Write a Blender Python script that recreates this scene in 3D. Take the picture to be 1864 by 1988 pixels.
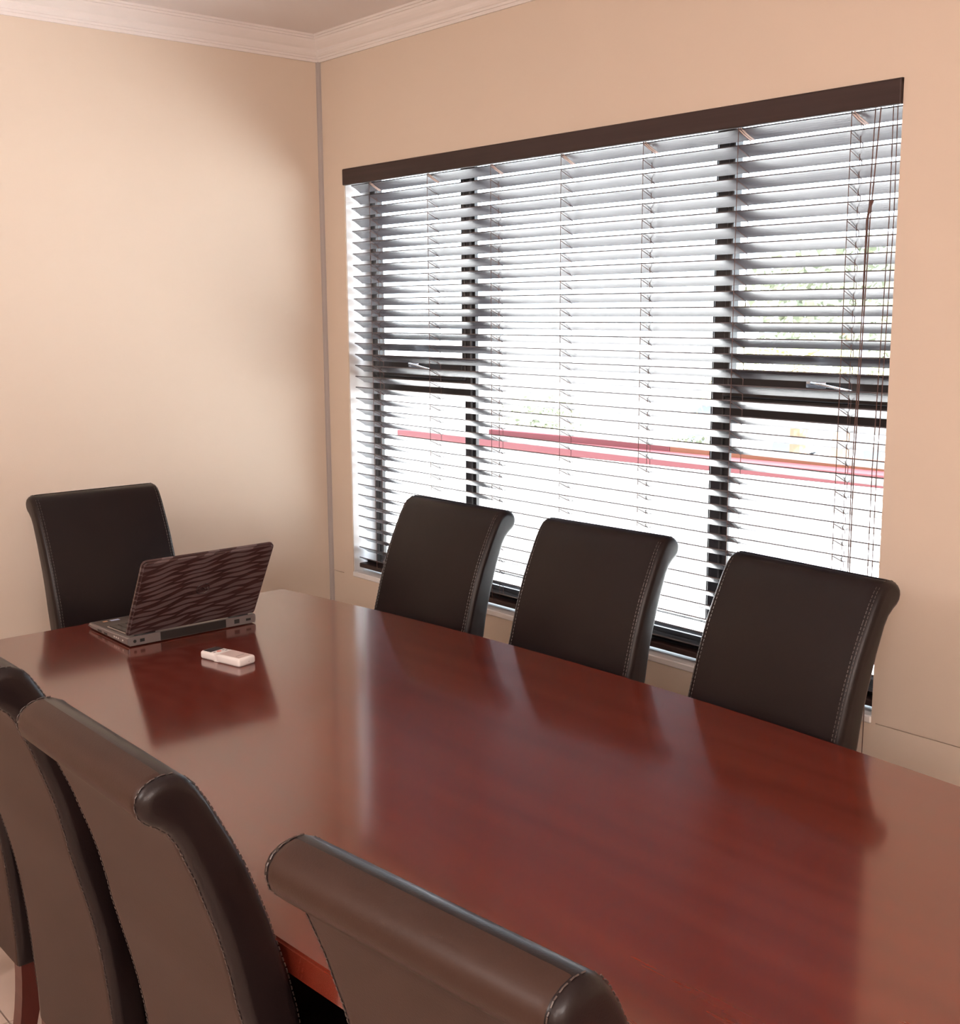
import bpy, bmesh, math, random
from mathutils import Vector, Matrix
random.seed(7)
for o in list(bpy.data.objects):
    bpy.data.objects.remove(o, do_unlink=True)
scene = bpy.context.scene
COL = scene.collection

# ------------------------------------------------------------------ camera
cam_d = bpy.data.cameras.new('camera')
cam_d.sensor_fit = 'HORIZONTAL'
cam_d.sensor_width = 36.0
cam_d.lens = 36.0 * 2302.886 / 1864.0
cam_d.clip_start = 0.05
cam_d.clip_end = 500
cam = bpy.data.objects.new('camera', cam_d)
COL.objects.link(cam)
Rr = (0.6524513, 0.7578088, -0.0057497)
Rd = (0.1229138, -0.1133056, -0.9859280)
Rf = (-0.7477964, 0.6425633, -0.1670715)
CAM = Vector((3.92906, -2.59054, 1.5922))
cam.matrix_world = Matrix(((Rr[0], -Rd[0], -Rf[0], CAM.x),
                           (Rr[1], -Rd[1], -Rf[1], CAM.y),
                           (Rr[2], -Rd[2], -Rf[2], CAM.z),
                           (0, 0, 0, 1)))
scene.camera = cam

# ------------------------------------------------------------------ world, sun, flash, fill lights, exposure
vs = scene.view_settings
vs.view_transform = 'Standard'
vs.look = 'None'
vs.exposure = 0.05
vs.gamma = 1.0
vs.use_curve_mapping = False

SKY = 8.0
SUN = 41.0
FILL = 56.0
FLASH = 8.0
w = bpy.data.worlds.new('hazy_sky')
scene.world = w
w.use_nodes = True
wn = w.node_tree.nodes
bg = wn['Background']
bg.inputs[0].default_value = (0.80, 0.89, 1.0, 1)
bg.inputs[1].default_value = SKY

sd = bpy.data.lights.new('sun', 'SUN')
sd.energy = SUN
sd.angle = math.radians(1.0)
sd.color = (1.0, 0.98, 0.97)
sun = bpy.data.objects.new('sun', sd)
COL.objects.link(sun)
sun.rotation_euler = Vector((0.55, -0.05, 0.83)).to_track_quat('Z', 'Y').to_euler()


def area(name, loc, rot, sx, sy, energy, color, portal=False):
    d = bpy.data.lights.new(name, 'AREA')
    d.shape = 'RECTANGLE'
    d.size = sx
    d.size_y = sy
    d.energy = energy
    d.color = color
    if portal:
        d.cycles.is_portal = True
    o = bpy.data.objects.new(name, d)
    COL.objects.link(o)
    o.location = loc
    o.rotation_euler = rot
    return o


# daylight portal in the window opening (sampling aid only), added fill lights out of view that brighten walls and ceiling
area('window_portal', (1.28, 0.30, 1.35), (math.radians(-90), 0, 0), 2.4, 1.7, 1.0, (1, 1, 1), True)
LC = (1.0, 0.90, 0.86)
for lx_, ly_ in ((4.9, -2.7), (2.4, -3.7), (4.6, -4.1)):
    pl = bpy.data.lights.new('added_fill_light', 'POINT')
    pl.energy = FILL
    pl.color = LC
    pl.shadow_soft_size = 0.16
    po = bpy.data.objects.new('added_fill_light', pl)
    COL.objects.link(po)
    po.location = (lx_, ly_, 2.05)
fl = bpy.data.lights.new('camera_flash', 'POINT')
fl.energy = FLASH
fl.shadow_soft_size = 0.06
fl.color = (1.0, 0.84, 0.76)
flo = bpy.data.objects.new('camera_flash', fl)
COL.objects.link(flo)
flo.location = (3.98, -2.74, 1.72)


# ------------------------------------------------------------------ materials
def mat(name, col, rough=0.5, spec=0.5, metal=0.0, bump=None, var=None, coat=0.0, coat_rough=0.1):
    """col; bump=(scale,strength,dist); var=(scale vec, amount, detail)"""
    m = bpy.data.materials.new(name)
    m.use_nodes = True
    nt = m.node_tree
    b = nt.nodes['Principled BSDF']
    b.inputs['Base Color'].default_value = (*col, 1)
    b.inputs['Roughness'].default_value = rough
    b.inputs['Specular IOR Level'].default_value = spec
    b.inputs['Metallic'].default_value = metal
    b.inputs['Coat Weight'].default_value = coat
    b.inputs['Coat Roughness'].default_value = coat_rough
    tc = nt.nodes.new('ShaderNodeTexCoord')
    if var:
        mp = nt.nodes.new('ShaderNodeMapping')
        mp.inputs['Scale'].default_value = var[0]
        nt.links.new(tc.outputs['Object'], mp.inputs['Vector'])
        n = nt.nodes.new('ShaderNodeTexNoise')
        n.inputs['Scale'].default_value = 1.0
        n.inputs['Detail'].default_value = var[2]
        nt.links.new(mp.outputs[0], n.inputs['Vector'])
        r = nt.nodes.new('ShaderNodeValToRGB')
        a = var[1]
        r.color_ramp.elements[0].position = 0.3
        r.color_ramp.elements[1].position = 0.7
        r.color_ramp.elements[0].color = (*[max(0, c * (1 - a)) for c in col], 1)
        r.color_ramp.elements[1].color = (*[min(1, c * (1 + a)) for c in col], 1)
        nt.links.new(n.outputs['Fac'], r.inputs['Fac'])
        nt.links.new(r.outputs['Color'], b.inputs['Base Color'])
    if bump:
        n2 = nt.nodes.new('ShaderNodeTexNoise')
        n2.inputs['Scale'].default_value = bump[0]
        n2.inputs['Detail'].default_value = 3
        nt.links.new(tc.outputs['Object'], n2.inputs['Vector'])
        bp = nt.nodes.new('ShaderNodeBump')
        bp.inputs['Strength'].default_value = bump[1]
        bp.inputs['Distance'].default_value = bump[2]
        nt.links.new(n2.outputs['Fac'], bp.inputs['Height'])
        nt.links.new(bp.outputs[0], b.inputs['Normal'])
    return m


WALL = mat('peach_wall_paint', (0.71, 0.60, 0.495), 0.75, 0.3, bump=(220, 0.15, 0.001))
WHITE = mat('white_plaster', (0.82, 0.77, 0.74), 0.7, 0.3)
CEIL = mat('ceiling_paint', (0.88, 0.82, 0.80), 0.85, 0.2)
GREYTRIM = mat('grey_corner_strip', (0.40, 0.36, 0.34), 0.6)
SILLW = mat('white_sill_paint', (0.85, 0.85, 0.85), 0.35)
FRAME = mat('bronze_black_aluminium', (0.022, 0.019, 0.018), 0.32, 0.5)
CHROME = mat('brushed_steel', (0.75, 0.75, 0.78), 0.25, 0.5, 1.0)
SLAT = mat('dark_brown_blind_slat', (0.090, 0.082, 0.092), 0.27, 0.8, var=((3, 60, 60), 0.12, 2))
VAL = mat('dark_brown_valance', (0.042, 0.024, 0.022), 0.5, 0.4, var=((2, 90, 90), 0.15, 3))
CORD = mat('brown_blind_cord', (0.11, 0.055, 0.045), 0.7)
CLIP = mat('pale_plastic_clip', (0.75, 0.62, 0.58), 0.4)
LEATH = mat('dark_brown_leather', (0.0095, 0.0055, 0.0058), 0.33, 0.28, bump=(420, 0.25, 0.0006))
LEATHB = mat('taupe_brown_back_leather', (0.034, 0.0165, 0.0115), 0.44, 0.22, bump=(380, 0.25, 0.0006),
             var=((5, 5, 5), 0.10, 3))
STITCH = mat('leather_stitching', (0.055, 0.040, 0.036), 0.3)
LEGW = mat('mahogany_leg', (0.070, 0.012, 0.008), 0.3, 0.5, var=((30, 30, 3), 0.25, 3))
TILE = mat('beige_floor_tile', (0.60, 0.47, 0.40), 0.35, 0.4, var=((4, 4, 4), 0.08, 4))
GROUT = mat('floor_grout', (0.33, 0.26, 0.22), 0.9)


def wood_mat():
    m = bpy.data.materials.new('mahogany_table_wood')
    m.use_nodes = True
    nt = m.node_tree
    b = nt.nodes['Principled BSDF']
    tc = nt.nodes.new('ShaderNodeTexCoord')
    mp = nt.nodes.new('ShaderNodeMapping')
    mp.inputs['Scale'].default_value = (0.9, 14, 14)
    nt.links.new(tc.outputs['Object'], mp.inputs['Vector'])
    n = nt.nodes.new('ShaderNodeTexNoise')
    n.inputs['Scale'].default_value = 1.4
    n.inputs['Detail'].default_value = 5
    n.inputs['Roughness'].default_value = 0.55
    n.inputs['Distortion'].default_value = 0.15
    nt.links.new(mp.outputs[0], n.inputs['Vector'])
    r = nt.nodes.new('ShaderNodeValToRGB')
    cr = r.color_ramp
    cr.elements[0].position = 0.28
    cr.elements[0].color = (0.100, 0.013, 0.007, 1)
    cr.elements[1].position = 0.75
    cr.elements[1].color = (0.155, 0.025, 0.012, 1)
    e = cr.elements.new(0.5)
    e.color = (0.128, 0.018, 0.0095, 1)
    nt.links.new(n.outputs['Fac'], r.inputs['Fac'])
    nt.links.new(r.outputs['Color'], b.inputs['Base Color'])
    b.inputs['Roughness'].default_value = 0.22
    b.inputs['Specular IOR Level'].default_value = 0.15
    b.inputs['Coat Weight'].default_value = 1.0
    b.inputs['Coat IOR'].default_value = 1.7
    b.inputs['Coat Roughness'].default_value = 0.11
    return m


WOOD = wood_mat()


def glass_mat():
    m = bpy.data.materials.new('clear_window_glass')
    m.use_nodes = True
    nt = m.node_tree
    for n in list(nt.nodes):
        nt.nodes.remove(n)
    out = nt.nodes.new('ShaderNodeOutputMaterial')
    t = nt.nodes.new('ShaderNodeBsdfTransparent')
    t.inputs[0].default_value = (0.95, 0.97, 0.97, 1)
    g = nt.nodes.new('ShaderNodeBsdfGlossy')
    g.inputs['Roughness'].default_value = 0.02
    lw = nt.nodes.new('ShaderNodeLayerWeight')
    lw.inputs['Blend'].default_value = 0.5
    pw = nt.nodes.new('ShaderNodeMath')
    pw.operation = 'POWER'
    pw.inputs[1].default_value = 4.0
    nt.links.new(lw.outputs['Facing'], pw.inputs[0])
    fr = nt.nodes.new('ShaderNodeMath')
    fr.operation = 'MULTIPLY_ADD'
    fr.inputs[1].default_value = 0.6
    fr.inputs[2].default_value = 0.03
    nt.links.new(pw.outputs[0], fr.inputs[0])
    mx = nt.nodes.new('ShaderNodeMixShader')
    nt.links.new(fr.outputs[0], mx.inputs[0])
    nt.links.new(t.outputs[0], mx.inputs[1])
    nt.links.new(g.outputs[0], mx.inputs[2])
    nt.links.new(mx.outputs[0], out.inputs[0])
    return m


GLASS = glass_mat()


# ------------------------------------------------------------------ helpers
def obj(name, bm, m, parent=None, smooth=False, loc=None):
    me = bpy.data.meshes.new(name)
    bmesh.ops.recalc_face_normals(bm, faces=bm.faces[:])
    bm.to_mesh(me)
    bm.free()
    return link(name, me, m, parent, smooth, loc)


def link(name, me, m, parent=None, smooth=False, loc=None):
    if m and not me.materials:
        me.materials.append(m)
    if smooth:
        for p in me.polygons:
            p.use_smooth = True
    o = bpy.data.objects.new(name, me)
    COL.objects.link(o)
    if parent:
        o.parent = parent
    if loc is not None:
        o.location = loc
    return o


def bx(bm, x0, x1, y0, y1, z0, z1, bev=0.0, seg=2):
    vs_ = [bm.verts.new(p) for p in ((x0, y0, z0), (x1, y0, z0), (x1, y1, z0), (x0, y1, z0),
                                     (x0, y0, z1), (x1, y0, z1), (x1, y1, z1), (x0, y1, z1))]
    fs = [bm.faces.new([vs_[i] for i in q]) for q in ((3, 2, 1, 0), (4, 5, 6, 7), (0, 1, 5, 4), (1, 2, 6, 5),
                                                     (2, 3, 7, 6), (3, 0, 4, 7))]
    if bev:
        es = list({e for f in fs for e in f.edges})
        bmesh.ops.bevel(bm, geom=es, offset=bev, segments=seg, affect='EDGES', profile=0.5)
    return bm


def box(name, m, x0, x1, y0, y1, z0, z1, parent=None, bev=0.0, seg=2, smooth=False):
    return obj(name, bx(bmesh.new(), x0, x1, y0, y1, z0, z1, bev, seg), m, parent, smooth)


def tube(bm, pts, r, n=4, r_end=None):
    pts = [Vector(p) for p in pts]
    rings = []
    for i, p in enumerate(pts):
        a = pts[max(0, i - 1)]
        c = pts[min(len(pts) - 1, i + 1)]
        d = (c - a).normalized()
        up = Vector((0, 0, 1)) if abs(d.z) < 0.9 else Vector((1, 0, 0))
        u = d.cross(up).normalized()
        v = d.cross(u)
        rr = r if r_end is None else r + (r_end - r) * i / (len(pts) - 1)
        rings.append([bm.verts.new(p + u * rr * math.cos(2 * math.pi * k / n) + v * rr * math.sin(2 * math.pi * k / n))
                      for k in range(n)])
    for a, c in zip(rings, rings[1:]):
        for k in range(n):
            bm.faces.new((a[k], a[(k + 1) % n], c[(k + 1) % n], c[k]))
    bm.faces.new(rings[0][::-1])
    bm.faces.new(rings[-1])
    return bm


def prism(bm, poly, axis, a0, a1):
    """poly of 2D points extruded along axis 'x','y','z' between a0 and a1"""
    def P(p, a):
        return {'x': (a, p[0], p[1]), 'y': (p[0], a, p[1]), 'z': (p[0], p[1], a)}[axis]
    A = [bm.verts.new(P(p, a0)) for p in poly]
    B = [bm.verts.new(P(p, a1)) for p in poly]
    n = len(poly)
    f0 = bm.faces.new(A[::-1])
    f1 = bm.faces.new(B)
    for i in range(n):
        bm.faces.new((A[i], A[(i + 1) % n], B[(i + 1) % n], B[i]))
    return f0, f1


def empty(name, loc, rz=0.0):
    o = bpy.data.objects.new(name, None)
    COL.objects.link(o)
    o.location = loc
    o.rotation_euler = (0, 0, rz)
    o.empty_display_size = 0.1
    return o


def tag(o, label, cat, group=None, kind=None):
    if label:
        o['label'] = label
    if cat:
        o['category'] = cat
    if group:
        o['group'] = group
    if kind:
        o['kind'] = kind
    return o


def struct(o, label=None, cat=None):
    o['kind'] = 'structure'
    if label:
        o['label'] = label
    if cat:
        o['category'] = cat
    return o


def copy_tree(o, parent=None):
    c = o.copy()
    COL.objects.link(c)
    c.parent = parent
    for ch in list(o.children):
        copy_tree(ch, c)
    return c


# ------------------------------------------------------------------ room shell
RX, RY, CZ = 5.7, -4.8, 2.60
OX0, OX1, OZ0, OZ1 = 0.150, 2.412, 0.588, 2.114   # window opening
WT = 0.17

floor = struct(box('floor', GROUT, -0.1, RX + 0.1, RY - 0.1, WT, -0.12, -0.008), 'beige tiled floor under the conference table', 'floor')
TS = 0.45
me_t = None
nx = int(RX / TS) + 1
ny = int(-RY / TS) + 1
for i in range(nx):
    for j in range(ny):
        x0 = i * TS
        y1 = -j * TS
        x1 = min(x0 + TS - 0.004, RX)
        y0 = max(y1 - TS + 0.004, RY)
        if x1 - x0 < 0.02 or y1 - y0 < 0.02:
            continue
        full = abs(x1 - x0 - TS + 0.004) < 1e-6 and abs(y1 - y0 - TS + 0.004) < 1e-6
        if full and me_t:
            link('floor_tile', me_t, TILE, floor, loc=(x0, y1, 0))
        else:
            t = obj('floor_tile', bx(bmesh.new(), 0, x1 - x0, y0 - y1, 0, -0.008, 0.0), TILE, floor, loc=(x0, y1, 0))
            if full:
                me_t = t.data
struct(box('ceiling', CEIL, -0.1, RX + 0.1, RY - 0.1, WT, CZ, CZ + 0.1), 'pale flat ceiling above the crown moulding', 'ceiling')
struct(box('wall_left', WALL, -0.12, 0, RY - 0.1, WT, -0.01, CZ), 'plain peach wall behind the laptop and end chair', 'wall')
struct(box('wall_rear', WALL, RX, RX + 0.12, RY - 0.1, WT, -0.01, CZ), 'peach wall behind the camera', 'wall')
struct(box('wall_front', WALL, -0.12, RX + 0.12, RY - 0.12, RY, -0.01, CZ), 'peach wall on the side opposite the window', 'wall')

# window wall: backing with the opening, and dry-lining panels with an open joint at sill level
SEAM = 0.571
bm = bmesh.new()
T = 0.006
bx(bm, 0, OX0, T, WT, -0.01, CZ)
bx(bm, OX1, 2.52, T, 0.106, -0.01, CZ)
bx(bm, 2.52, RX, T, WT, -0.01, CZ)
bx(bm, OX0, OX1, T, 0.106, -0.01, OZ0 - 0.02)
bx(bm, OX0, 2.52, 0.106, WT, -0.01, OZ0)
bx(bm, OX0, OX1, T, 0.106, OZ1, CZ)
bx(bm, OX0, 2.52, 0.106, WT, 2.17, CZ)
wr = struct(obj('wall_right', bm, WALL), 'peach wall holding the wide window with the blind', 'wall')
g = 0.0013
for (a, b_, c, d_) in ((0, RX, -0.01, SEAM - g), (0, OX0, SEAM + g, CZ), (OX1, RX, SEAM + g, CZ), (OX0, OX1, OZ1, CZ),
                       (OX0, OX1, SEAM - g, OZ0 - 0.02), (0.085, OX0, SEAM - g, SEAM + g), (OX1, 2.424, SEAM - g, SEAM + g)):
    box('wall_panel', WALL, a, b_, 0, T, c, d_, wr)

# crown moulding, mitred runs
CP = [(0, 0), (0.007, 0), (0.007, 0.010), (0.011, 0.011), (0.011, 0.018), (0.015, 0.020), (0.019, 0.026), (0.021, 0.034),
      (0.021, 0.040), (0.024, 0.043), (0.029, 0.047), (0.036, 0.055), (0.042, 0.064), (0.044, 0.072), (0.049, 0.073),
      (0.049, 0.080), (0.054, 0.081), (0.054, 0.0885), (0, 0.0885)]
CB = CZ - 0.0885


def crown(name, kind):
    bm = bmesh.new()
    A, B = [], []
    for p, z in CP:
        if kind == 'left':
            A.append((p, -p, CB + z)); B.append((p, RY + p, CB + z))
        elif kind == 'right':
            A.append((p, -p, CB + z)); B.append((RX - p, -p, CB + z))
        elif kind == 'rear':
            A.append((RX - p, -p, CB + z)); B.append((RX - p, RY + p, CB + z))
        else:
            A.append((p, RY + p, CB + z)); B.append((RX - p, RY + p, CB + z))
    A = [bm.verts.new(v) for v in A]
    B = [bm.verts.new(v) for v in B]
    n = len(A)
    for i in range(n):
        bm.faces.new((A[i], A[(i + 1) % n], B[(i + 1) % n], B[i]))
    bm.faces.new(A[::-1]); bm.faces.new(B)
    return obj(name, bm, WHITE)


struct(crown('trim_1', 'left'), 'white stepped crown moulding along the plain left wall', 'moulding')
struct(crown('trim_2', 'right'), 'white stepped crown moulding above the window', 'moulding')
struct(crown('trim_3', 'rear'), 'white crown moulding behind the camera', 'moulding')
struct(crown('trim_4', 'front'), 'white crown moulding opposite the window', 'moulding')
bm = bmesh.new()
prism(bm, [(0, 0), (0.014, 0), (0.012, -0.006), (0.006, -0.012), (0, -0.014)], 'z', 0, CB + 0.002)
struct(obj('trim_5', bm, GREYTRIM), 'grey vertical strip in the corner between the walls', 'trim')

# ------------------------------------------------------------------ window
FY0, FY1 = 0.112, 0.145
FX1, FZ1 = 2.52, 2.17   # the frame runs on behind the reveal on the right and above
win = struct(empty('window_1', ((OX0 + OX1) / 2, FY0, OZ0)), 'wide dark-framed window behind the blind', 'window')
WO = Vector(win.location)


def wbox(name, m, x0, x1, y0, y1, z0, z1, bev=0.0, parent=None):
    return obj(name, bx(bmesh.new(), x0 - WO.x, x1 - WO.x, y0 - WO.y, y1 - WO.y, z0 - WO.z, z1 - WO.z, bev, 1), m, parent or win)


wbox('window_sill', SILLW, OX0, OX1, -0.004, FY0, OZ0 - 0.02, OZ0, 0.003)
wbox('reveal_lining', SILLW, OX0 - 0.001, OX0 + 0.002, 0.004, WT, OZ0, OZ1)
wbox('reveal_lining', SILLW, OX1 - 0.002, OX1 + 0.001, 0.004, 0.104, OZ0, OZ1)
wbox('reveal_lining', SILLW, OX0, OX1, 0.004, 0.104, OZ1 - 0.002, OZ1 + 0.001)
JW = 0.028
M1 = (0.720, 0.746)
M2 = (1.802, 1.842)
wbox('frame_jamb', FRAME, OX0 + 0.002, OX0 + JW, FY0, FY1, OZ0, FZ1 - 0.002, 0.003)
wbox('frame_jamb', FRAME, FX1 - JW, FX1 - 0.002, FY0, FY1, OZ0, FZ1 - 0.002, 0.003)
wbox('frame_head', FRAME, OX0 + JW, FX1 - JW, FY0, FY1, FZ1 - JW, FZ1 - 0.002, 0.003)
wbox('frame_bottom', FRAME, OX0 + JW, FX1 - JW, FY0, FY1, OZ0, OZ0 + 0.035, 0.003)
wbox('mullion', FRAME, M1[0], M1[1], FY0 - 0.006, FY1, OZ0 + 0.035, FZ1 - JW, 0.003)
wbox('mullion', FRAME, M2[0], M2[1], FY0 - 0.006, FY1, OZ0 + 0.035, FZ1 - JW, 0.003)
TR = (1.296, 1.352)
ST = 0.020
SR = 0.052
zt, zb = FZ1 - JW, OZ0 + 0.035
for (a, b_) in ((OX0 + JW, M1[0]), (M2[1], FX1 - JW)):
    wbox('transom', FRAME, a, b_, FY0, FY1, TR[0], TR[1], 0.003)
    s = wbox('opening_sash', FRAME, a, a + ST, FY0 - 0.010, FY1 - 0.005, TR[1], zt, 0.003)
    sp = s
    for q in ((b_ - ST, b_, TR[1], zt), (a + ST, b_ - ST, TR[1], TR[1] + SR + 0.006), (a + ST, b_ - ST, zt - ST, zt)):
        wbox('sash_bar', FRAME, q[0], q[1], FY0 - 0.010, FY1 - 0.005, q[2], q[3], 0.003, sp)
    wbox('pane', GLASS, a + ST - 0.004, b_ - ST + 0.004, 0.128, 0.132, TR[1] + SR, zt - ST + 0.004, 0, sp)
    # casement stay and handle
    cx_ = (a + b_) / 2 - 0.02
    hz = TR[1] + 0.048
    bm = bmesh.new()
    bx(bm, cx_ - 0.03 - WO.x, cx_ + 0.03 - WO.x, FY0 - 0.016 - WO.y, FY0 - 0.010 - WO.y, hz - 0.012 - WO.z, hz + 0.012 - WO.z, 0.002, 1)
    tube(bm, [(cx_ - WO.x, FY0 - 0.016 - WO.y, hz - WO.z), (cx_ - WO.x, FY0 - 0.036 - WO.y, hz + 0.002 - WO.z),
              (cx_ + 0.03 - WO.x, FY0 - 0.040 - WO.y, hz - WO.z), (cx_ + 0.12 - WO.x, FY0 - 0.036 - WO.y, hz - 0.014 - WO.z)], 0.0035, 8)
    obj('window_handle', bm, CHROME, win, True)
    wbox('pane', GLASS, a - 0.004, b_ + 0.004, 0.128, 0.132, zb - 0.004, TR[0] + 0.004)
    for q in ((a, a + 0.018, zb, TR[0]), (b_ - 0.018, b_, zb, TR[0]), (a + 0.018, b_ - 0.018, zb, zb + 0.018),
              (a + 0.018, b_ - 0.018, TR[0] - 0.018, TR[0])):
        wbox('glazing_bead', FRAME, q[0], q[1], 0.116, 0.128, q[2], q[3])
wbox('pane', GLASS, M1[1] - 0.004, M2[0] + 0.004, 0.128, 0.132, zb - 0.004, zt + 0.004)
for q in ((M1[1], M1[1] + 0.012, zb, zt), (M2[0] - 0.012, M2[0], zb, zt), (M1[1] + 0.012, M2[0] - 0.012, zb, zb + 0.014),
          (M1[1] + 0.012, M2[0] - 0.012, zt - 0.014, zt)):
    wbox('glazing_bead', FRAME, q[0], q[1], 0.118, 0.128, q[2], q[3])

# ------------------------------------------------------------------ venetian blind
bl = tag(empty('venetian_blind', ((OX0 + OX1) / 2, 0.03, OZ0)), 'dark brown wide-slat venetian blind hanging in the window', 'blind')
BO = Vector(bl.location)
SX0, SX1 = 0.165, 2.404
SL = SX1 - SX0
NS = 35
PITCH = 0.0415
ZTOP = 2.055
SW = 0.048
TILT = math.radians(29)
YN = 0.020
bm = bmesh.new()
bx(bm, OX0 + 0.001 - BO.x, OX1 - 0.001 - BO.x, -0.010 - BO.y, 0.006 - BO.y, 2.055 - BO.z, 2.1125 - BO.z, 0.003, 2)
bx(bm, OX0 + 0.001 - BO.x, OX1 - 0.001 - BO.x, -0.006 - BO.y, 0.012 - BO.y, 2.104 - BO.z, 2.1135 - BO.z)
obj('valance', bm, VAL, bl)
obj('head_rail', bx(bmesh.new(), OX0 + 0.004 - BO.x, OX1 - 0.004 - BO.x, 0.0125 - BO.y, 0.072 - BO.y, 2.070 - BO.z, 2.110 - BO.z, 0.002, 1), VAL, bl)
# slats
bm = bmesh.new()
prof = []
nseg = 6
for k in range(nseg + 1):
    t = k / nseg
    prof.append(((t - 0.5) * SW, 0.0018 + 0.0018 * (1 - (2 * t - 1) ** 2)))
for k in range(nseg, -1, -1):
    t = k / nseg
    prof.append(((t - 0.5) * SW, -0.0018 + 0.0018 * (1 - (2 * t - 1) ** 2)))
prism(bm, prof, 'x', -SL / 2, SL / 2)
bmesh.ops.recalc_face_normals(bm, faces=bm.faces[:])
me_s = bpy.data.meshes.new('slat')
bm.to_mesh(me_s)
bm.free()
for i in range(NS):
    z = ZTOP - PITCH * i - SW / 2 * math.sin(TILT)
    y = YN + SW / 2 * math.cos(TILT)
    s = link('slat', me_s, SLAT, bl, loc=((SX0 + SX1) / 2 - BO.x, y - BO.y, z - BO.z))
    s.rotation_euler = (-TILT + random.uniform(-0.02, 0.02), 0, 0)
ZB = ZTOP - PITCH * (NS - 1)
obj('bottom_rail', bx(bmesh.new(), SX0 - BO.x, SX1 - BO.x, 0.018 - BO.y, 0.066 - BO.y, 0.604 - BO.z, 0.622 - BO.z, 0.004, 3), VAL, bl, True)
LX = [0.284, 0.626, 0.956, 1.279, 1.608, 1.936, 2.269]
YF, YB = 0.0175, 0.020 + SW * math.cos(TILT) + 0.0025
for k, lx in enumerate(LX):
    bm = bmesh.new()
    X = lx - BO.x
    tube(bm, [(X, YF - BO.y, 2.07 - BO.z), (X, YF - BO.y, 0.615 - BO.z)], 0.0012)
    tube(bm, [(X + 0.004, YB - BO.y, 2.07 - BO.z), (X + 0.004, YB - BO.y, 0.615 - BO.z)], 0.0012)
    for i in range(NS):
        z = ZTOP - PITCH * i - 0.0035
        tube(bm, [(X, YF - BO.y, z - BO.z), (X + 0.004, YB - BO.y, z - SW * math.sin(TILT) - BO.z)], 0.0011)
    obj('ladder_cord', bm, CORD, bl)
    if k % 2 == 0:
        bm = bmesh.new()
        tube(bm, [(X + 0.012, 0.041 - BO.y, 2.07 - BO.z), (X + 0.012, 0.041 - BO.y, 0.612 - BO.z)], 0.0012)
        obj('lift_cord', bm, CORD, bl)
    bm = bmesh.new()
    for dx in (-0.004, 0.004):
        tube(bm, [(X + dx, 0.0155 - BO.y, 2.062 - BO.z), (X + 0.012 + dx, 0.030 - BO.y, 2.043 - BO.z), (X + 0.022 + dx, 0.05 - BO.y, 2.028 - BO.z)], 0.0022)
    obj('cord_clip', bm, CLIP, bl)
for (cx0, cx1, r) in ((2.338, 2.325, 0.0014), (2.352, 2.330, 0.0016), (2.384, 2.380, 0.0012), (2.395, 2.392, 0.0012)):
    bm = bmesh.new()
    tube(bm, [(cx0 - BO.x, 0.008 - BO.y, 2.06 - BO.z), (cx1 + 0.01 - BO.x, 0.003 - BO.y, 1.8 - BO.z), (cx1 - BO.x, 0.0 - BO.y, 1.2 - BO.z),
              (cx1 + 0.004 - BO.x, -0.002 - BO.y, 0.70 - BO.z)], r, 5)
    obj('pull_cord', bm, CORD, bl)
bm = bmesh.new()
tube(bm, [(2.345 - BO.x, 0.0 - BO.y, 1.845 - BO.z), (2.340 - BO.x, 0.0 - BO.y, 1.83 - BO.z), (2.334 - BO.x, 0.0 - BO.y, 1.80 - BO.z), (2.333 - BO.x, 0.0 - BO.y, 1.6 - BO.z)], 0.0042, 6, 0.002)
obj('cord_joiner', bm, CORD, bl, True)
bm = bmesh.new()
tube(bm, [(2.384 - BO.x, -0.006 - BO.y, 0.75 - BO.z), (2.398 - BO.x, -0.012 - BO.y, 0.60 - BO.z), (2.396 - BO.x, -0.010 - BO.y, 0.36 - BO.z)], 0.0012, 5)
obj('pull_cord', bm, CORD, bl)
bm = bmesh.new()
tube(bm, [(2.396 - BO.x, -0.010 - BO.y, 0.365 - BO.z), (2.396 - BO.x, -0.010 - BO.y, 0.35 - BO.z), (2.396 - BO.x, -0.010 - BO.y, 0.315 - BO.z)], 0.0035, 8, 0.008)
obj('tassel', bm, VAL, bl, True)

# ------------------------------------------------------------------ conference table
TZ = 0.7695
TX0, TX1, TXC, TYC, TH, TK = 0.890, 3.680, 2.285, -1.250, 0.602, 0.061
tb = tag(empty('conference_table', (TXC, TYC, 0)), 'long boat-shaped mahogany conference table with glossy top', 'table')
N = 40
far = [(TX0 + (TX1 - TX0) * k / N - TXC) for k in range(N + 1)]
poly = [(x, TH - TK * x * x) for x in far] + [(x, -TH + TK * x * x) for x in reversed(far)]
bm = bmesh.new()
f0, f1 = prism(bm, poly, 'z', TZ - 0.042, TZ)
bmesh.ops.recalc_face_normals(bm, faces=bm.faces[:])
bmesh.ops.bevel(bm, geom=list(set(f0.edges) | set(f1.edges)), offset=0.0035, segments=2, affect='EDGES')
obj('tabletop', bm, WOOD, tb)
bm = bmesh.new()
poly2 = [(x * 0.80, y * 0.70) for x, y in poly]
prism(bm, poly2, 'z', TZ - 0.10, TZ - 0.042)
obj('apron', bm, WOOD, tb)
for sx in (-0.85, 0.85):
    box('pedestal_leg', WOOD, sx - 0.03, sx + 0.03, -0.30, 0.30, 0.03, TZ - 0.10, tb, 0.004)
    box('foot_plate', WOOD, sx - 0.09, sx + 0.09, -0.36, 0.36, 0, 0.03, tb, 0.006)
box('stretcher_panel', WOOD, -0.82, 0.82, -0.012, 0.012, 0.25, TZ - 0.10, tb, 0.003)

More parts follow.
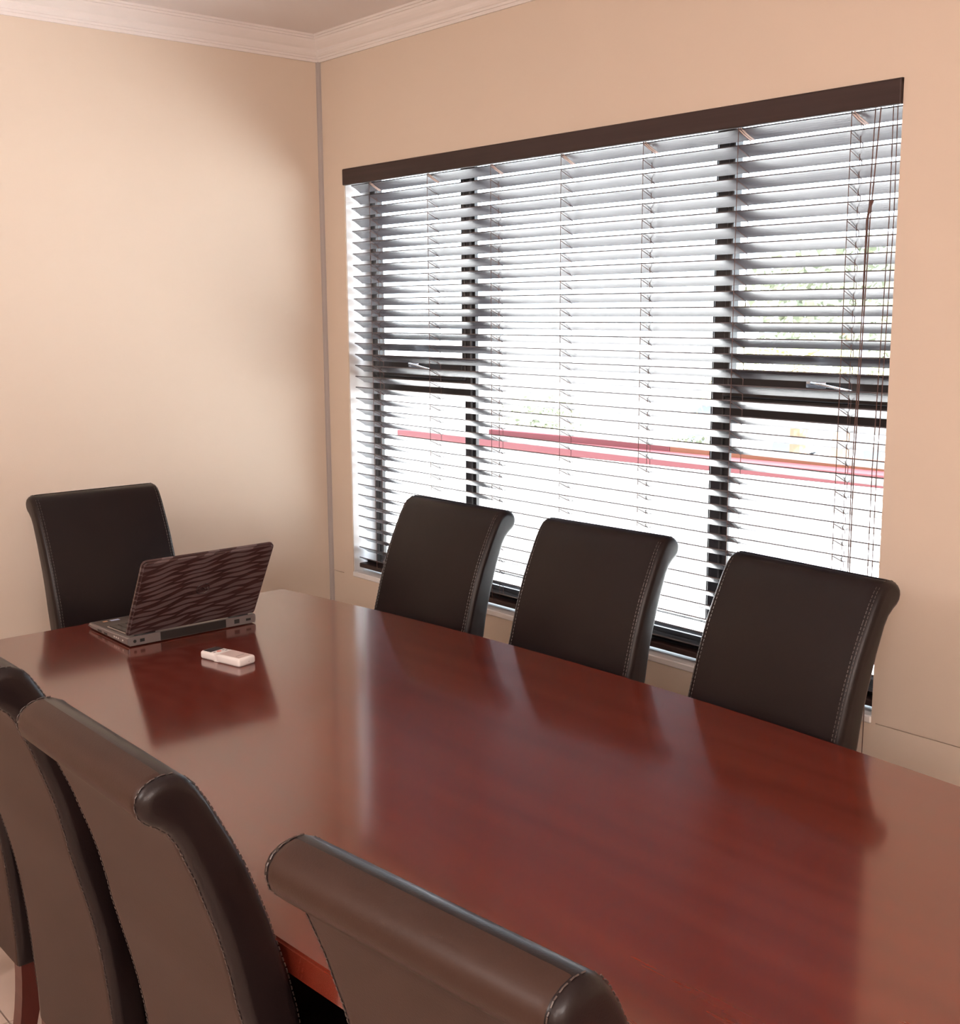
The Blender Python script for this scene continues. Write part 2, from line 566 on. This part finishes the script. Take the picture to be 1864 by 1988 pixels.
# ------------------------------------------------------------------ chairs (local: +y is backwards, x across)
HW = 0.203
FRONT = [(0.225, -0.045), (0.33, -0.043), (0.45, -0.040), (0.55, -0.032), (0.62, -0.024), (0.69, -0.012), (0.744, 0.0), (0.788, 0.013),
         (0.833, 0.026), (0.868, 0.038), (0.913, 0.055), (0.95, 0.072), (0.98, 0.087), (1.011, 0.103), (1.035, 0.118), (1.048, 0.130)]
BACK = [(1.0545, 0.144), (1.0555, 0.158), (1.0525, 0.172), (1.046, 0.184), (1.036, 0.1915), (1.024, 0.1935), (1.011, 0.190), (1.001, 0.181),
        (0.993, 0.168), (0.981, 0.154), (0.964, 0.1435), (0.938, 0.133), (0.911, 0.122), (0.874, 0.110), (0.838, 0.098), (0.802, 0.088),
        (0.761, 0.079), (0.726, 0.073), (0.684, 0.063), (0.627, 0.049), (0.575, 0.038), (0.524, 0.030), (0.447, 0.022), (0.373, 0.017),
        (0.29, 0.013), (0.225, 0.012)]
PROF = [(y, z) for z, y in FRONT + BACK]


def make_chair():
    ch = empty('dining_chair', (0, 0, 0))
    # upholstered back: front and sides
    bm = bmesh.new()
    f0, f1 = prism(bm, PROF, 'x', -HW, HW)
    bmesh.ops.recalc_face_normals(bm, faces=bm.faces[:])
    bmesh.ops.bevel(bm, geom=list(set(f0.edges) | set(f1.edges)), offset=0.016, segments=5, affect='EDGES', profile=0.5)
    for f in bm.faces:
        f.smooth = True
    br = obj('backrest', bm, LEATH, ch)
    # lighter panel wrapped over the roll and down the back
    path = [(y, z) for z, y in BACK[1:]]
    n = len(path)
    outp = []
    for i, (y, z) in enumerate(path):
        a = path[max(0, i - 1)]
        c = path[min(n - 1, i + 1)]
        ty, tz = c[0] - a[0], c[1] - a[1]
        L = math.hypot(ty, tz)
        ny_, nz_ = -tz / L, ty / L       # outward: path runs over the top and down the back
        outp.append((ny_, nz_))
    bm = bmesh.new()
    hw2 = HW - 0.0155
    rows = []
    xs = [(-hw2, -0.0008), (-hw2 + 0.003, 0.0008), (-hw2 + 0.010, 0.0014), (hw2 - 0.010, 0.0014), (hw2 - 0.003, 0.0008), (hw2, -0.0008)]
    for (y, z), (a, c) in zip(path, outp):
        rows.append([bm.verts.new((x, y + SGN * a * o_, z + SGN * c * o_)) for x, o_ in xs])
    for r0, r1 in zip(rows, rows[1:]):
        for k in range(len(xs) - 1):
            bm.faces.new((r0[k], r0[k + 1], r1[k + 1], r1[k]))
    for f in bm.faces:
        f.smooth = True
    obj('back_panel', bm, LEATHB, ch)
    # stitching along the front seam and the back seam
    bm = bmesh.new()

    def dashes(pts, x, off):
        for (p, q) in zip(pts, pts[1:]):
            p = Vector((0, p[0], p[1])); q = Vector((0, q[0], q[1]))
            L = (q - p).length
            d = (q - p) / L
            nrm = Vector((0, -d.z, d.y)) * off[1]
            s_ = 0.0
            while s_ < L:
                if s_ >= 0:
                    c0 = p + d * s_ + nrm
                    c1 = p + d * min(s_ + 0.0055, L) + nrm
                    tube(bm, [(x, c0.y, c0.z), (x, c1.y, c1.z)], 0.0009, 4)
                s_ += 0.009
    fp = [(y, z) for z, y in FRONT[3:]]
    bp_ = [(y, z) for z, y in BACK[:-1]]
    for sx in (-1, 1):
        dashes(fp, sx * (HW - 0.018), (0, 0.0006))
        dashes(fp, sx * (HW - 0.011), (0, 0.0004))
        dashes(bp_, sx * (HW - 0.0140), (0, SGN2 * 0.0006))
    st = obj('stitching', bm, STITCH, ch)
    st['kind'] = 'stuff'
    # seat
    bm = bmesh.new()
    bx(bm, -HW - 0.01, HW + 0.01, -0.47, -0.036, 0.415, 0.485, 0.022, 4)
    obj('seat', bm, LEATH, ch, True)
    bm = bmesh.new()
    bx(bm, -HW, HW, -0.455, -0.042, 0.34, 0.418, 0.006, 2)
    obj('seat_apron', bm, LEATH, ch)
    # legs: sabre rear legs, tapered front legs
    for sx in (-1, 1):
        bm = bmesh.new()
        xo, xi = sx * (HW - 0.008), sx * (HW - 0.050)
        secs = []
        for k in range(7):
            t = k / 6
            z = 0.228 * (1 - t)
            yb = 0.008 + 0.030 * t * t
            yf = -0.036 + 0.042 * t * t + 0.004 * t
            secs.append([bm.verts.new(v) for v in ((xo, yb, z), (xi, yb, z), (xi + sx * 0.008 * t, yf, z), (xo, yf, z))])
        for a, c in zip(secs, secs[1:]):
            for k in range(4):
                bm.faces.new((a[k], a[(k + 1) % 4], c[(k + 1) % 4], c[k]))
        bm.faces.new(secs[0]); bm.faces.new(secs[-1])
        obj('leg', bm, LEGW, ch)
        bm = bmesh.new()
        secs = []
        for z, s_ in ((0.342, 0.046), (0.0, 0.030)):
            x1 = sx * (HW - 0.004)
            secs.append([bm.verts.new(v) for v in ((x1, -0.452, z), (x1 - sx * s_, -0.452, z), (x1 - sx * s_, -0.452 + s_, z), (x1, -0.452 + s_, z))])
        for k in range(4):
            bm.faces.new((secs[0][k], secs[0][(k + 1) % 4], secs[1][(k + 1) % 4], secs[1][k]))
        bm.faces.new(secs[0]); bm.faces.new(secs[1])
        obj('leg', bm, LEGW, ch)
    return ch


SGN = 1.0
SGN2 = 1.0
chair0 = make_chair()
G = 'rolled-back leather chairs around the conference table'
# (x, y, rotation: local +y (back) direction, label)
CH = [
    (1.370, -0.625, math.radians(2.4), 'dark brown leather chair on the window side, nearest the room corner'),
    (1.920, -0.592, math.radians(3.5), 'dark brown leather chair on the window side, middle of three'),
    (2.505, -0.608, math.radians(-3.5), 'dark brown leather chair on the window side, in front of the right window bay'),
    (0.553, -1.130, math.radians(90), 'dark brown leather chair at the head of the table, behind the laptop'),
    (3.100, -1.812, math.radians(180 + 5), 'nearest leather chair, seen from behind at the bottom of the picture'),
    (2.490, -1.855, math.radians(180), 'leather chair seen from behind, second nearest the camera, full roll end in view'),
    (1.925, -1.845, math.radians(180), 'leather chair seen from behind, third nearest, cut by the left picture edge'),
    (1.335, -1.812, math.radians(180), 'leather chair seen from behind, farthest of its row, only lower back and leg visible'),
]
for i, (x, y, rz, lab) in enumerate(CH):
    c = chair0 if i == 0 else copy_tree(chair0)
    c.location = (x, y, 0)
    c.rotation_euler = (0, 0, rz)
    tag(c, lab, 'chair', G)


# ------------------------------------------------------------------ laptop
def lid_mat():
    m = bpy.data.materials.new('patterned_laptop_lid')
    m.use_nodes = True
    nt = m.node_tree
    b = nt.nodes['Principled BSDF']
    tc = nt.nodes.new('ShaderNodeTexCoord')
    nz = nt.nodes.new('ShaderNodeTexNoise')
    nz.inputs['Scale'].default_value = 9
    nz.inputs['Detail'].default_value = 1
    nt.links.new(tc.outputs['Object'], nz.inputs['Vector'])
    sep = nt.nodes.new('ShaderNodeSeparateXYZ')
    nt.links.new(tc.outputs['Object'], sep.inputs[0])

    def M(op, a, b_=None):
        n = nt.nodes.new('ShaderNodeMath')
        n.operation = op
        for k, v in enumerate((a, b_)):
            if v is None:
                continue
            if isinstance(v, (int, float)):
                n.inputs[k].default_value = v
            else:
                nt.links.new(v, n.inputs[k])
        return n.outputs[0]
    nv = M('SUBTRACT', nz.outputs['Fac'], 0.5)
    y_, z_ = sep.outputs['Y'], sep.outputs['Z']
    v = M('DIVIDE', M('ADD', M('SUBTRACT', z_, M('MULTIPLY', y_, 0.13)), M('MULTIPLY', nv, 0.035)), 0.0165)
    row = M('FLOOR', v)
    wnz = nt.nodes.new('ShaderNodeTexWhiteNoise')
    wnz.noise_dimensions = '1D'
    nt.links.new(row, wnz.inputs['W'])
    u = M('ADD', M('DIVIDE', y_, 0.105), M('MULTIPLY', wnz.outputs['Value'], 7.0))
    fu = M('FRACT', u)
    fv = M('SUBTRACT', M('FRACT', v), 0.5)
    dv = M('ABSOLUTE', M('SUBTRACT', fv, M('MULTIPLY', M('SUBTRACT', fu, 0.5), 0.35)))
    hgt = M('MULTIPLY', M('SINE', M('MULTIPLY', fu, math.pi)), 0.36)
    th = M('LESS_THAN', dv, hgt)
    mx = nt.nodes.new('ShaderNodeMix')
    mx.data_type = 'RGBA'
    mx.inputs['A'].default_value = (0.045, 0.020, 0.019, 1)
    mx.inputs['B'].default_value = (0.125, 0.09, 0.09, 1)
    nt.links.new(th, mx.inputs['Factor'])
    nt.links.new(mx.outputs['Result'], b.inputs['Base Color'])
    b.inputs['Roughness'].default_value = 0.38
    return m


LID = lid_mat()
LSIL = mat('gunmetal_laptop_shell', (0.22, 0.20, 0.20), 0.35, 0.5, 0.5)
LBLK = mat('black_laptop_plastic', (0.015, 0.014, 0.014), 0.35)
LDECK = mat('dark_brown_palm_rest', (0.055, 0.042, 0.038), 0.4)
LKEY = mat('dark_keys', (0.05, 0.042, 0.036), 0.5)
LRIM = mat('bright_keyboard_rim', (0.75, 0.66, 0.60), 0.3, 0.5, 0.6)
PORT = mat('dark_port', (0.02, 0.02, 0.02), 0.5)
LED = mat('port_icon_print', (0.75, 0.72, 0.70), 0.5)
STB = mat('blue_white_sticker', (0.50, 0.58, 0.80), 0.3)
STO = mat('orange_sticker', (0.70, 0.38, 0.20), 0.3)
SCRN = mat('dark_laptop_screen', (0.02, 0.02, 0.025), 0.15)

LW = 0.1815   # half width (y)
lp = tag(empty('laptop', (1.065, -1.2125, TZ)), 'open laptop with wavy brown patterned lid at the table end', 'laptop')
# base: local +x is the hinge side; thinner at the front
bm = bmesh.new()
prism(bm, [(-0.125, 0.006), (-0.110, 0.003), (0.125, 0.003), (0.125, 0.026), (-0.118, 0.0165), (-0.125, 0.012)], 'y', -LW, LW)
bmesh.ops.recalc_face_normals(bm, faces=bm.faces[:])
vert_e = [e for e in bm.edges if abs(abs(e.verts[0].co.y) - LW) < 1e-6 and abs(e.verts[0].co.y - e.verts[1].co.y) < 1e-6]
bmesh.ops.bevel(bm, geom=vert_e, offset=0.004, segments=3, affect='EDGES')
base = obj('base', bm, LSIL, lp)
for fx in (-0.10, 0.10):
    for fy in (-0.14, 0.14):
        box('rubber_foot', LBLK, fx - 0.012, fx + 0.012, fy - 0.012, fy + 0.012, 0, 0.0035, lp)


def on_deck(x):
    return 0.0165 + (x + 0.118) / 0.243 * 0.0095


def deckbox(name, m, x0, x1, y0, y1, h, parent=lp):
    bm = bmesh.new()
    zz = [on_deck(x0), on_deck(x1)]
    v = [bm.verts.new(p) for p in ((x0, y0, zz[0] - 0.001), (x1, y0, zz[1] - 0.001), (x1, y1, zz[1] - 0.001), (x0, y1, zz[0] - 0.001),
                                   (x0, y0, zz[0] + h), (x1, y0, zz[1] + h), (x1, y1, zz[1] + h), (x0, y1, zz[0] + h))]
    for q in ((3, 2, 1, 0), (4, 5, 6, 7), (0, 1, 5, 4), (1, 2, 6, 5), (2, 3, 7, 6), (3, 0, 4, 7)):
        bm.faces.new([v[k] for k in q])
    return obj(name, bm, m, parent)


deckbox('palm_rest', LDECK, -0.114, 0.100, -LW + 0.007, LW - 0.007, 0.0006)
kr = deckbox('keyboard_rim', LRIM, -0.032, 0.088, -LW + 0.014, LW - 0.014, 0.0012)
kb = deckbox('keyboard_bed', LBLK, -0.0295, 0.086, -LW + 0.0165, LW - 0.0165, 0.0015)
bm = bmesh.new()
rows, cols = 6, 15
for i in range(rows):
    for j in range(cols):
        x0 = -0.027 + i * 0.0188
        y0 = -LW + 0.019 + j * 0.0214
        z0 = on_deck(x0) + 0.0012
        bx(bm, x0, x0 + 0.0158, y0, y0 + 0.0184, z0, z0 + 0.0026)
k_ = obj('keys', bm, LKEY, lp)
k_['kind'] = 'stuff'
deckbox('touchpad', LBLK, -0.100, -0.045, -0.055, 0.035, 0.0010)
deckbox('sticker', STB, -0.101, -0.087, -LW + 0.050, -LW + 0.074, 0.0009)
deckbox('sticker', STO, -0.100, -0.090, -LW + 0.030, -LW + 0.042, 0.0009)
# hinge side: battery, ports
box('battery', LBLK, 0.118, 0.1265, -0.095, 0.090, 0.004, 0.0255, lp, 0.001)
for (y0, y1, z0, z1) in ((-0.150, -0.138, 0.010, 0.018), (0.115, 0.130, 0.009, 0.020), (0.150, 0.164, 0.011, 0.017)):
    box('port', PORT, 0.120, 0.1256, y0, y1, z0, z1, lp)
bm = bmesh.new()
tube(bm, [(0.122, -0.164, 0.014), (0.1257, -0.164, 0.014)], 0.0042, 14)
obj('power_socket', bm, PORT, lp)
for x0 in (0.040, 0.052, 0.064, 0.090):
    box('port_icon', LED, x0, x0 + 0.006, -LW - 0.0004, -LW + 0.001, 0.011, 0.015, lp)
for (x0, x1) in ((-0.02, 0.0), (-0.06, -0.035)):
    box('port', PORT, x0, x1, -LW - 0.0003, -LW + 0.001, 0.007, 0.012, lp)
# lid
LL = 0.240
TL = math.radians(30)
bm = bmesh.new()
rr_ = []
for (cy_, cz_, a0) in ((LW - 0.014, LL - 0.014, 0), (-LW + 0.014, LL - 0.014, 90), (-LW + 0.008, 0.008, 180), (LW - 0.008, 0.008, 270)):
    r_ = 0.014 if a0 < 180 else 0.008
    for q_ in range(7):
        t_ = math.radians(a0 + q_ * 15)
        rr_.append((cy_ + r_ * math.cos(t_), cz_ + r_ * math.sin(t_)))
f0, f1 = prism(bm, rr_, 'x', -0.0055, 0.0055)
bmesh.ops.recalc_face_normals(bm, faces=bm.faces[:])
bmesh.ops.bevel(bm, geom=list(f1.edges), offset=0.005, segments=3, affect='EDGES')
lid = obj('lid', bm, LID, lp)
lid.location = (0.113, 0, 0.0275)
lid.rotation_euler = (0, TL, 0)
box('screen_bezel', LBLK, -0.0068, -0.005, -LW + 0.004, LW - 0.004, 0.004, LL - 0.004, lid)
box('screen', SCRN, -0.0072, -0.0066, -LW + 0.018, LW - 0.018, 0.026, LL - 0.016, lid)
bm = bmesh.new()
ring = [(0.0058, 0.017 * math.cos(2 * math.pi * k / 36), LL * 0.52 + 0.017 * math.sin(2 * math.pi * k / 36)) for k in range(37)]
RINGM = mat('dark_chrome_logo', (0.16, 0.13, 0.13), 0.2, 0.5, 0.8)
tube(bm, ring, 0.0011, 6)
obj('logo_ring', bm, RINGM, lid, True)
tcv = bpy.data.curves.new('logo_text', 'FONT')
tcv.body = 'DELL'
tcv.size = 0.0125
tcv.align_x = 'CENTER'
tcv.align_y = 'CENTER'
tcv.extrude = 0.0005
tob = bpy.data.objects.new('logo_text_curve', tcv)
COL.objects.link(tob)
dg = bpy.context.evaluated_depsgraph_get()
tme = bpy.data.meshes.new_from_object(tob.evaluated_get(dg))
bpy.data.objects.remove(tob, do_unlink=True)
lt = link('logo_text', tme, RINGM, lid, loc=(0.0057, 0, LL * 0.52))
lt.rotation_euler = (math.radians(90), 0, math.radians(90))
for sy in (-1, 1):
    bm = bmesh.new()
    tube(bm, [(0.113, sy * 0.105, 0.0265), (0.113, sy * 0.160, 0.0265)], 0.0055, 10)
    obj('hinge', bm, LBLK, lp, True)

# ------------------------------------------------------------------ air-conditioner remote
RW = mat('white_remote_plastic', (0.83, 0.79, 0.77), 0.35)
RP = mat('pinkish_remote_flap', (0.66, 0.54, 0.51), 0.4)
RS = mat('grey_remote_display', (0.06, 0.06, 0.065), 0.25)
RB = mat('salmon_button', (0.75, 0.30, 0.25), 0.4)
RK = mat('grey_print', (0.22, 0.19, 0.20), 0.5)
rm = tag(empty('remote_control', (1.452, -1.262, TZ), math.radians(13)), 'white remote control with small grey display lying on the table', 'remote')
box('body', RW, -0.069, -0.013, -0.026, 0.026, 0, 0.0195, rm, 0.006, 4, True)
box('sliding_cover', RW, -0.012, 0.069, -0.0265, 0.0265, 0, 0.0205, rm, 0.006, 4, True)
box('body_joint', RW, -0.020, -0.005, -0.0252, 0.0252, 0.001, 0.0185, rm)
box('display', RS, -0.0625, -0.036, -0.0205, 0.0205, 0.0190, 0.0199, rm)
bm = bmesh.new()
tube(bm, [(-0.0265, -0.003, 0.0185), (-0.0265, -0.003, 0.0205)], 0.0058, 14)
obj('button', bm, RB, rm)
for (bx_, by_) in ((-0.028, -0.016), (-0.028, 0.012), (-0.020, 0.014)):
    box('button', RK, bx_ - 0.002, bx_ + 0.002, by_ - 0.003, by_ + 0.003, 0.0188, 0.0199, rm)
box('flap_panel', RP, -0.004, 0.062, -0.0205, 0.0205, 0.0200, 0.0209, rm)
box('print_line', RK, 0.043, 0.0448, -0.013, 0.013, 0.0205, 0.02105, rm)
box('print_mark', RK, 0.0688, 0.0693, 0.003, 0.006, 0.009, 0.010, rm)

# ------------------------------------------------------------------ outside the window
PAV = mat('cream_terrace_paving', (0.56, 0.55, 0.54), 0.85, 0.2, var=((0.6, 0.6, 0.6), 0.06, 3))
CONC = mat('pale_concrete_yard', (0.72, 0.70, 0.68), 0.9, 0.2, var=((0.2, 0.2, 0.2), 0.08, 3))
REDP = mat('red_kerb_paint', (0.085, 0.009, 0.012), 0.6)
ORGP = mat('orange_kerb_paint', (0.12, 0.035, 0.012), 0.6)
EXTW = mat('outer_wall_render', (0.70, 0.62, 0.52), 0.9, 0.2)
LEAF = mat('green_foliage', (0.19, 0.21, 0.14), 0.7, var=((2, 2, 2), 0.4, 2))
FROND = mat('yellow_green_frond', (0.36, 0.38, 0.16), 0.7)
BARK = mat('brown_bark', (0.22, 0.15, 0.10), 0.9)
STEEL = mat('galvanised_post', (0.42, 0.45, 0.52), 0.4, 0.5, 0.4)
GZ, LZ = -0.10, -2.3
struct(box('terrace', PAV, -30, 25, WT, 8.2, GZ - 0.3, GZ), 'cream paved terrace outside the window', 'paving')
struct(box('yard', CONC, -120, 120, 8.2, 160, LZ - 0.3, LZ), 'pale lower yard beyond the red kerb', 'ground')
struct(box('retaining_wall', CONC, -30, 25, 8.19, 8.5, LZ, GZ - 0.02), 'pale retaining wall below the terrace', 'wall')
struct(box('facade', EXTW, -9, -0.12, WT - 0.02, WT + 0.03, GZ, 4.0), 'outer wall of the building beside the window', 'wall')
struct(box('facade', EXTW, RX, 14, WT - 0.02, WT + 0.03, GZ, 4.0), 'outer wall of the building on the far side', 'wall')
struct(box('facade', EXTW, -9, 14, WT - 0.02, WT + 0.03, CZ + 0.1, 4.0), 'outer wall of the building above the window', 'wall')
kb_ = tag(empty('red_kerb', (-8.88, 6.95, GZ), math.radians(5.5)), 'long red painted kerb across the terrace outside', 'kerb')
box('lower_step', REDP, 0, 18, 0, 0.30, 0, 0.125, kb_, 0.01)
box('upper_step', REDP, 1.4, 4.2, 0.31, 0.55, 0, 0.20, kb_, 0.01)
box('upper_step', ORGP, 4.2, 18, 0.31, 0.55, 0, 0.20, kb_, 0.01)
kb_.children[-1]['label'] = 'orange painted length of the kerb'


def leaf_ball(bm, c, r, n, s, flat=0.8):
    for _ in range(n):
        while True:
            d = Vector((random.uniform(-1, 1), random.uniform(-1, 1), random.uniform(-1, 1)))
            if 0.35 < d.length < 1:
                break
        p = Vector(c) + Vector((d.x * r, d.y * r, d.z * r * flat))
        a = Vector((random.gauss(0, 1), random.gauss(0, 1), random.gauss(0, 1))).normalized()
        b_ = a.orthogonal().normalized()
        sz = s * random.uniform(0.6, 1.3)
        bm.faces.new([bm.verts.new(p + a * sz), bm.verts.new(p + b_ * sz * 0.5), bm.verts.new(p - a * sz), bm.verts.new(p - b_ * sz * 0.5)])


def tree(name, label, x, y, zc, r, n, s, m=LEAF, grp=None, cat='tree'):
    t = tag(empty(name, (x, y, LZ)), label, cat, grp)
    bm = bmesh.new()
    for k in range(6):
        a = k * 1.05
        leaf_ball(bm, (math.cos(a) * r * 0.5, math.sin(a) * r * 0.5, zc - LZ + random.uniform(-0.25, 0.3) * r), r * 0.6, n // 6, s)
    obj('crown', bm, m, t)
    bm = bmesh.new()
    tube(bm, [(0, 0, 0), (0.1, 0, (zc - LZ) * 0.5), (0, 0.05, zc - LZ)], r * 0.09 + 0.05, 8, r * 0.04 + 0.02)
    obj('trunk', bm, BARK, t)
    return t


tree('leafy_tree', 'leafy tree seen through the right window bay', -7.9, 16.0, 1.9, 1.7, 1500, 0.13, LEAF)
tree('leafy_tree', 'leafy tree far behind the right mullion', -16.5, 33.0, 0.4, 2.2, 1200, 0.15, LEAF)
tree('leafy_bush', 'low green bush far out, behind the left half of the middle pane', -15.0, 15.5, -0.9, 0.9, 900, 0.08, LEAF, None, 'bush')
tree('leafy_bush', 'grey-green bush just beyond the red kerb by the right mullion', -5.9, 9.4, -0.30, 0.42, 700, 0.05, LEAF, None, 'bush')


def palm(x, y, zc, L, n):
    t = tag(empty('palm_tree', (x, y, LZ)), 'pale palm with arching fronds in the right window bay', 'palm')
    bm = bmesh.new()
    tube(bm, [(0, 0, 0), (0.04, 0, (zc - LZ) / 2), (0, 0, zc - LZ)], 0.16, 10, 0.11)
    obj('trunk', bm, BARK, t)
    for k in range(n):
        bm = bmesh.new()
        a = 2 * math.pi * k / n + random.uniform(-0.15, 0.15)
        up = random.uniform(0.1, 0.9)
        pts = []
        for i in range(9):
            s = i / 8
            pts.append(Vector((math.cos(a) * L * s, math.sin(a) * L * s, zc - LZ + L * (up * s - (0.45 + up) * s * s))))
        tube(bm, pts, 0.018, 4, 0.005)
        side = Vector((-math.sin(a), math.cos(a), 0))
        for i in range(1, 26):
            s = i / 26 * 8
            i0 = min(7, int(s))
            p = pts[i0].lerp(pts[i0 + 1], s - i0)
            d = (pts[i0 + 1] - pts[i0]).normalized()
            ll = 0.42 * L / 1.6 * math.sin(math.pi * min(0.95, i / 26 * 0.8 + 0.12))
            for sg in (-1, 1):
                tip = p + side * sg * ll + d * ll * 0.5 + Vector((0, 0, -0.25 * ll))
                bm.faces.new([bm.verts.new(p), bm.verts.new(p + d * 0.045), bm.verts.new(tip)])
        obj('frond', bm, FROND, t)
    return t


palm(-4.85, 10.3, 0.95, 1.5, 13)
lpst = tag(empty('lamp_post', (-3.48, 9.5, LZ)), 'slim grey lamp post beside the palm', 'lamp post')
bm = bmesh.new()
tube(bm, [(0, 0, 0), (0, 0, 2.0), (0, 0, 3.75)], 0.055, 10, 0.045)
obj('pole', bm, STEEL, lpst)
bm = bmesh.new()
bx(bm, -0.12, 0.12, -0.25, 0.12, 3.75, 3.83, 0.02)
obj('lamp_head', bm, STEEL, lpst)

CARW = mat('white_car_paint', (0.75, 0.75, 0.77), 0.3)
CARR = mat('red_car_paint', (0.50, 0.14, 0.10), 0.3)
CARG = mat('car_window', (0.06, 0.07, 0.08), 0.1)


def car(x, y, m, label):
    t = tag(empty('parked_car', (x, y, LZ), math.radians(8)), label, 'car', 'cars parked in the lower yard')
    bm = bmesh.new()
    prism(bm, [(-2.0, 0.25), (2.0, 0.25), (2.05, 0.7), (1.9, 0.85), (1.05, 0.95), (0.45, 1.42), (-1.1, 1.45), (-1.75, 0.98), (-2.05, 0.9)], 'y', -0.8, 0.8)
    obj('body', bm, m, t)
    bm = bmesh.new()
    prism(bm, [(0.93, 0.97), (0.42, 1.36), (-1.05, 1.38), (-1.6, 0.99)], 'y', -0.81, 0.81)
    obj('window_band', bm, CARG, t)
    for wx in (-1.3, 1.3):
        for wy in (-0.82, 0.62):
            bm = bmesh.new()
            tube(bm, [(wx, wy, 0.31), (wx, wy + 0.2, 0.31)], 0.31, 14)
            obj('wheel', bm, CARG, t)


car(-15.6, 24.0, CARW, 'tiny white car parked far out, left of the red one')
car(-12.0, 28.5, CARR, 'tiny red car parked far out between white cars')
car(-10.6, 24.5, CARW, 'tiny white car parked far out near the right reveal')
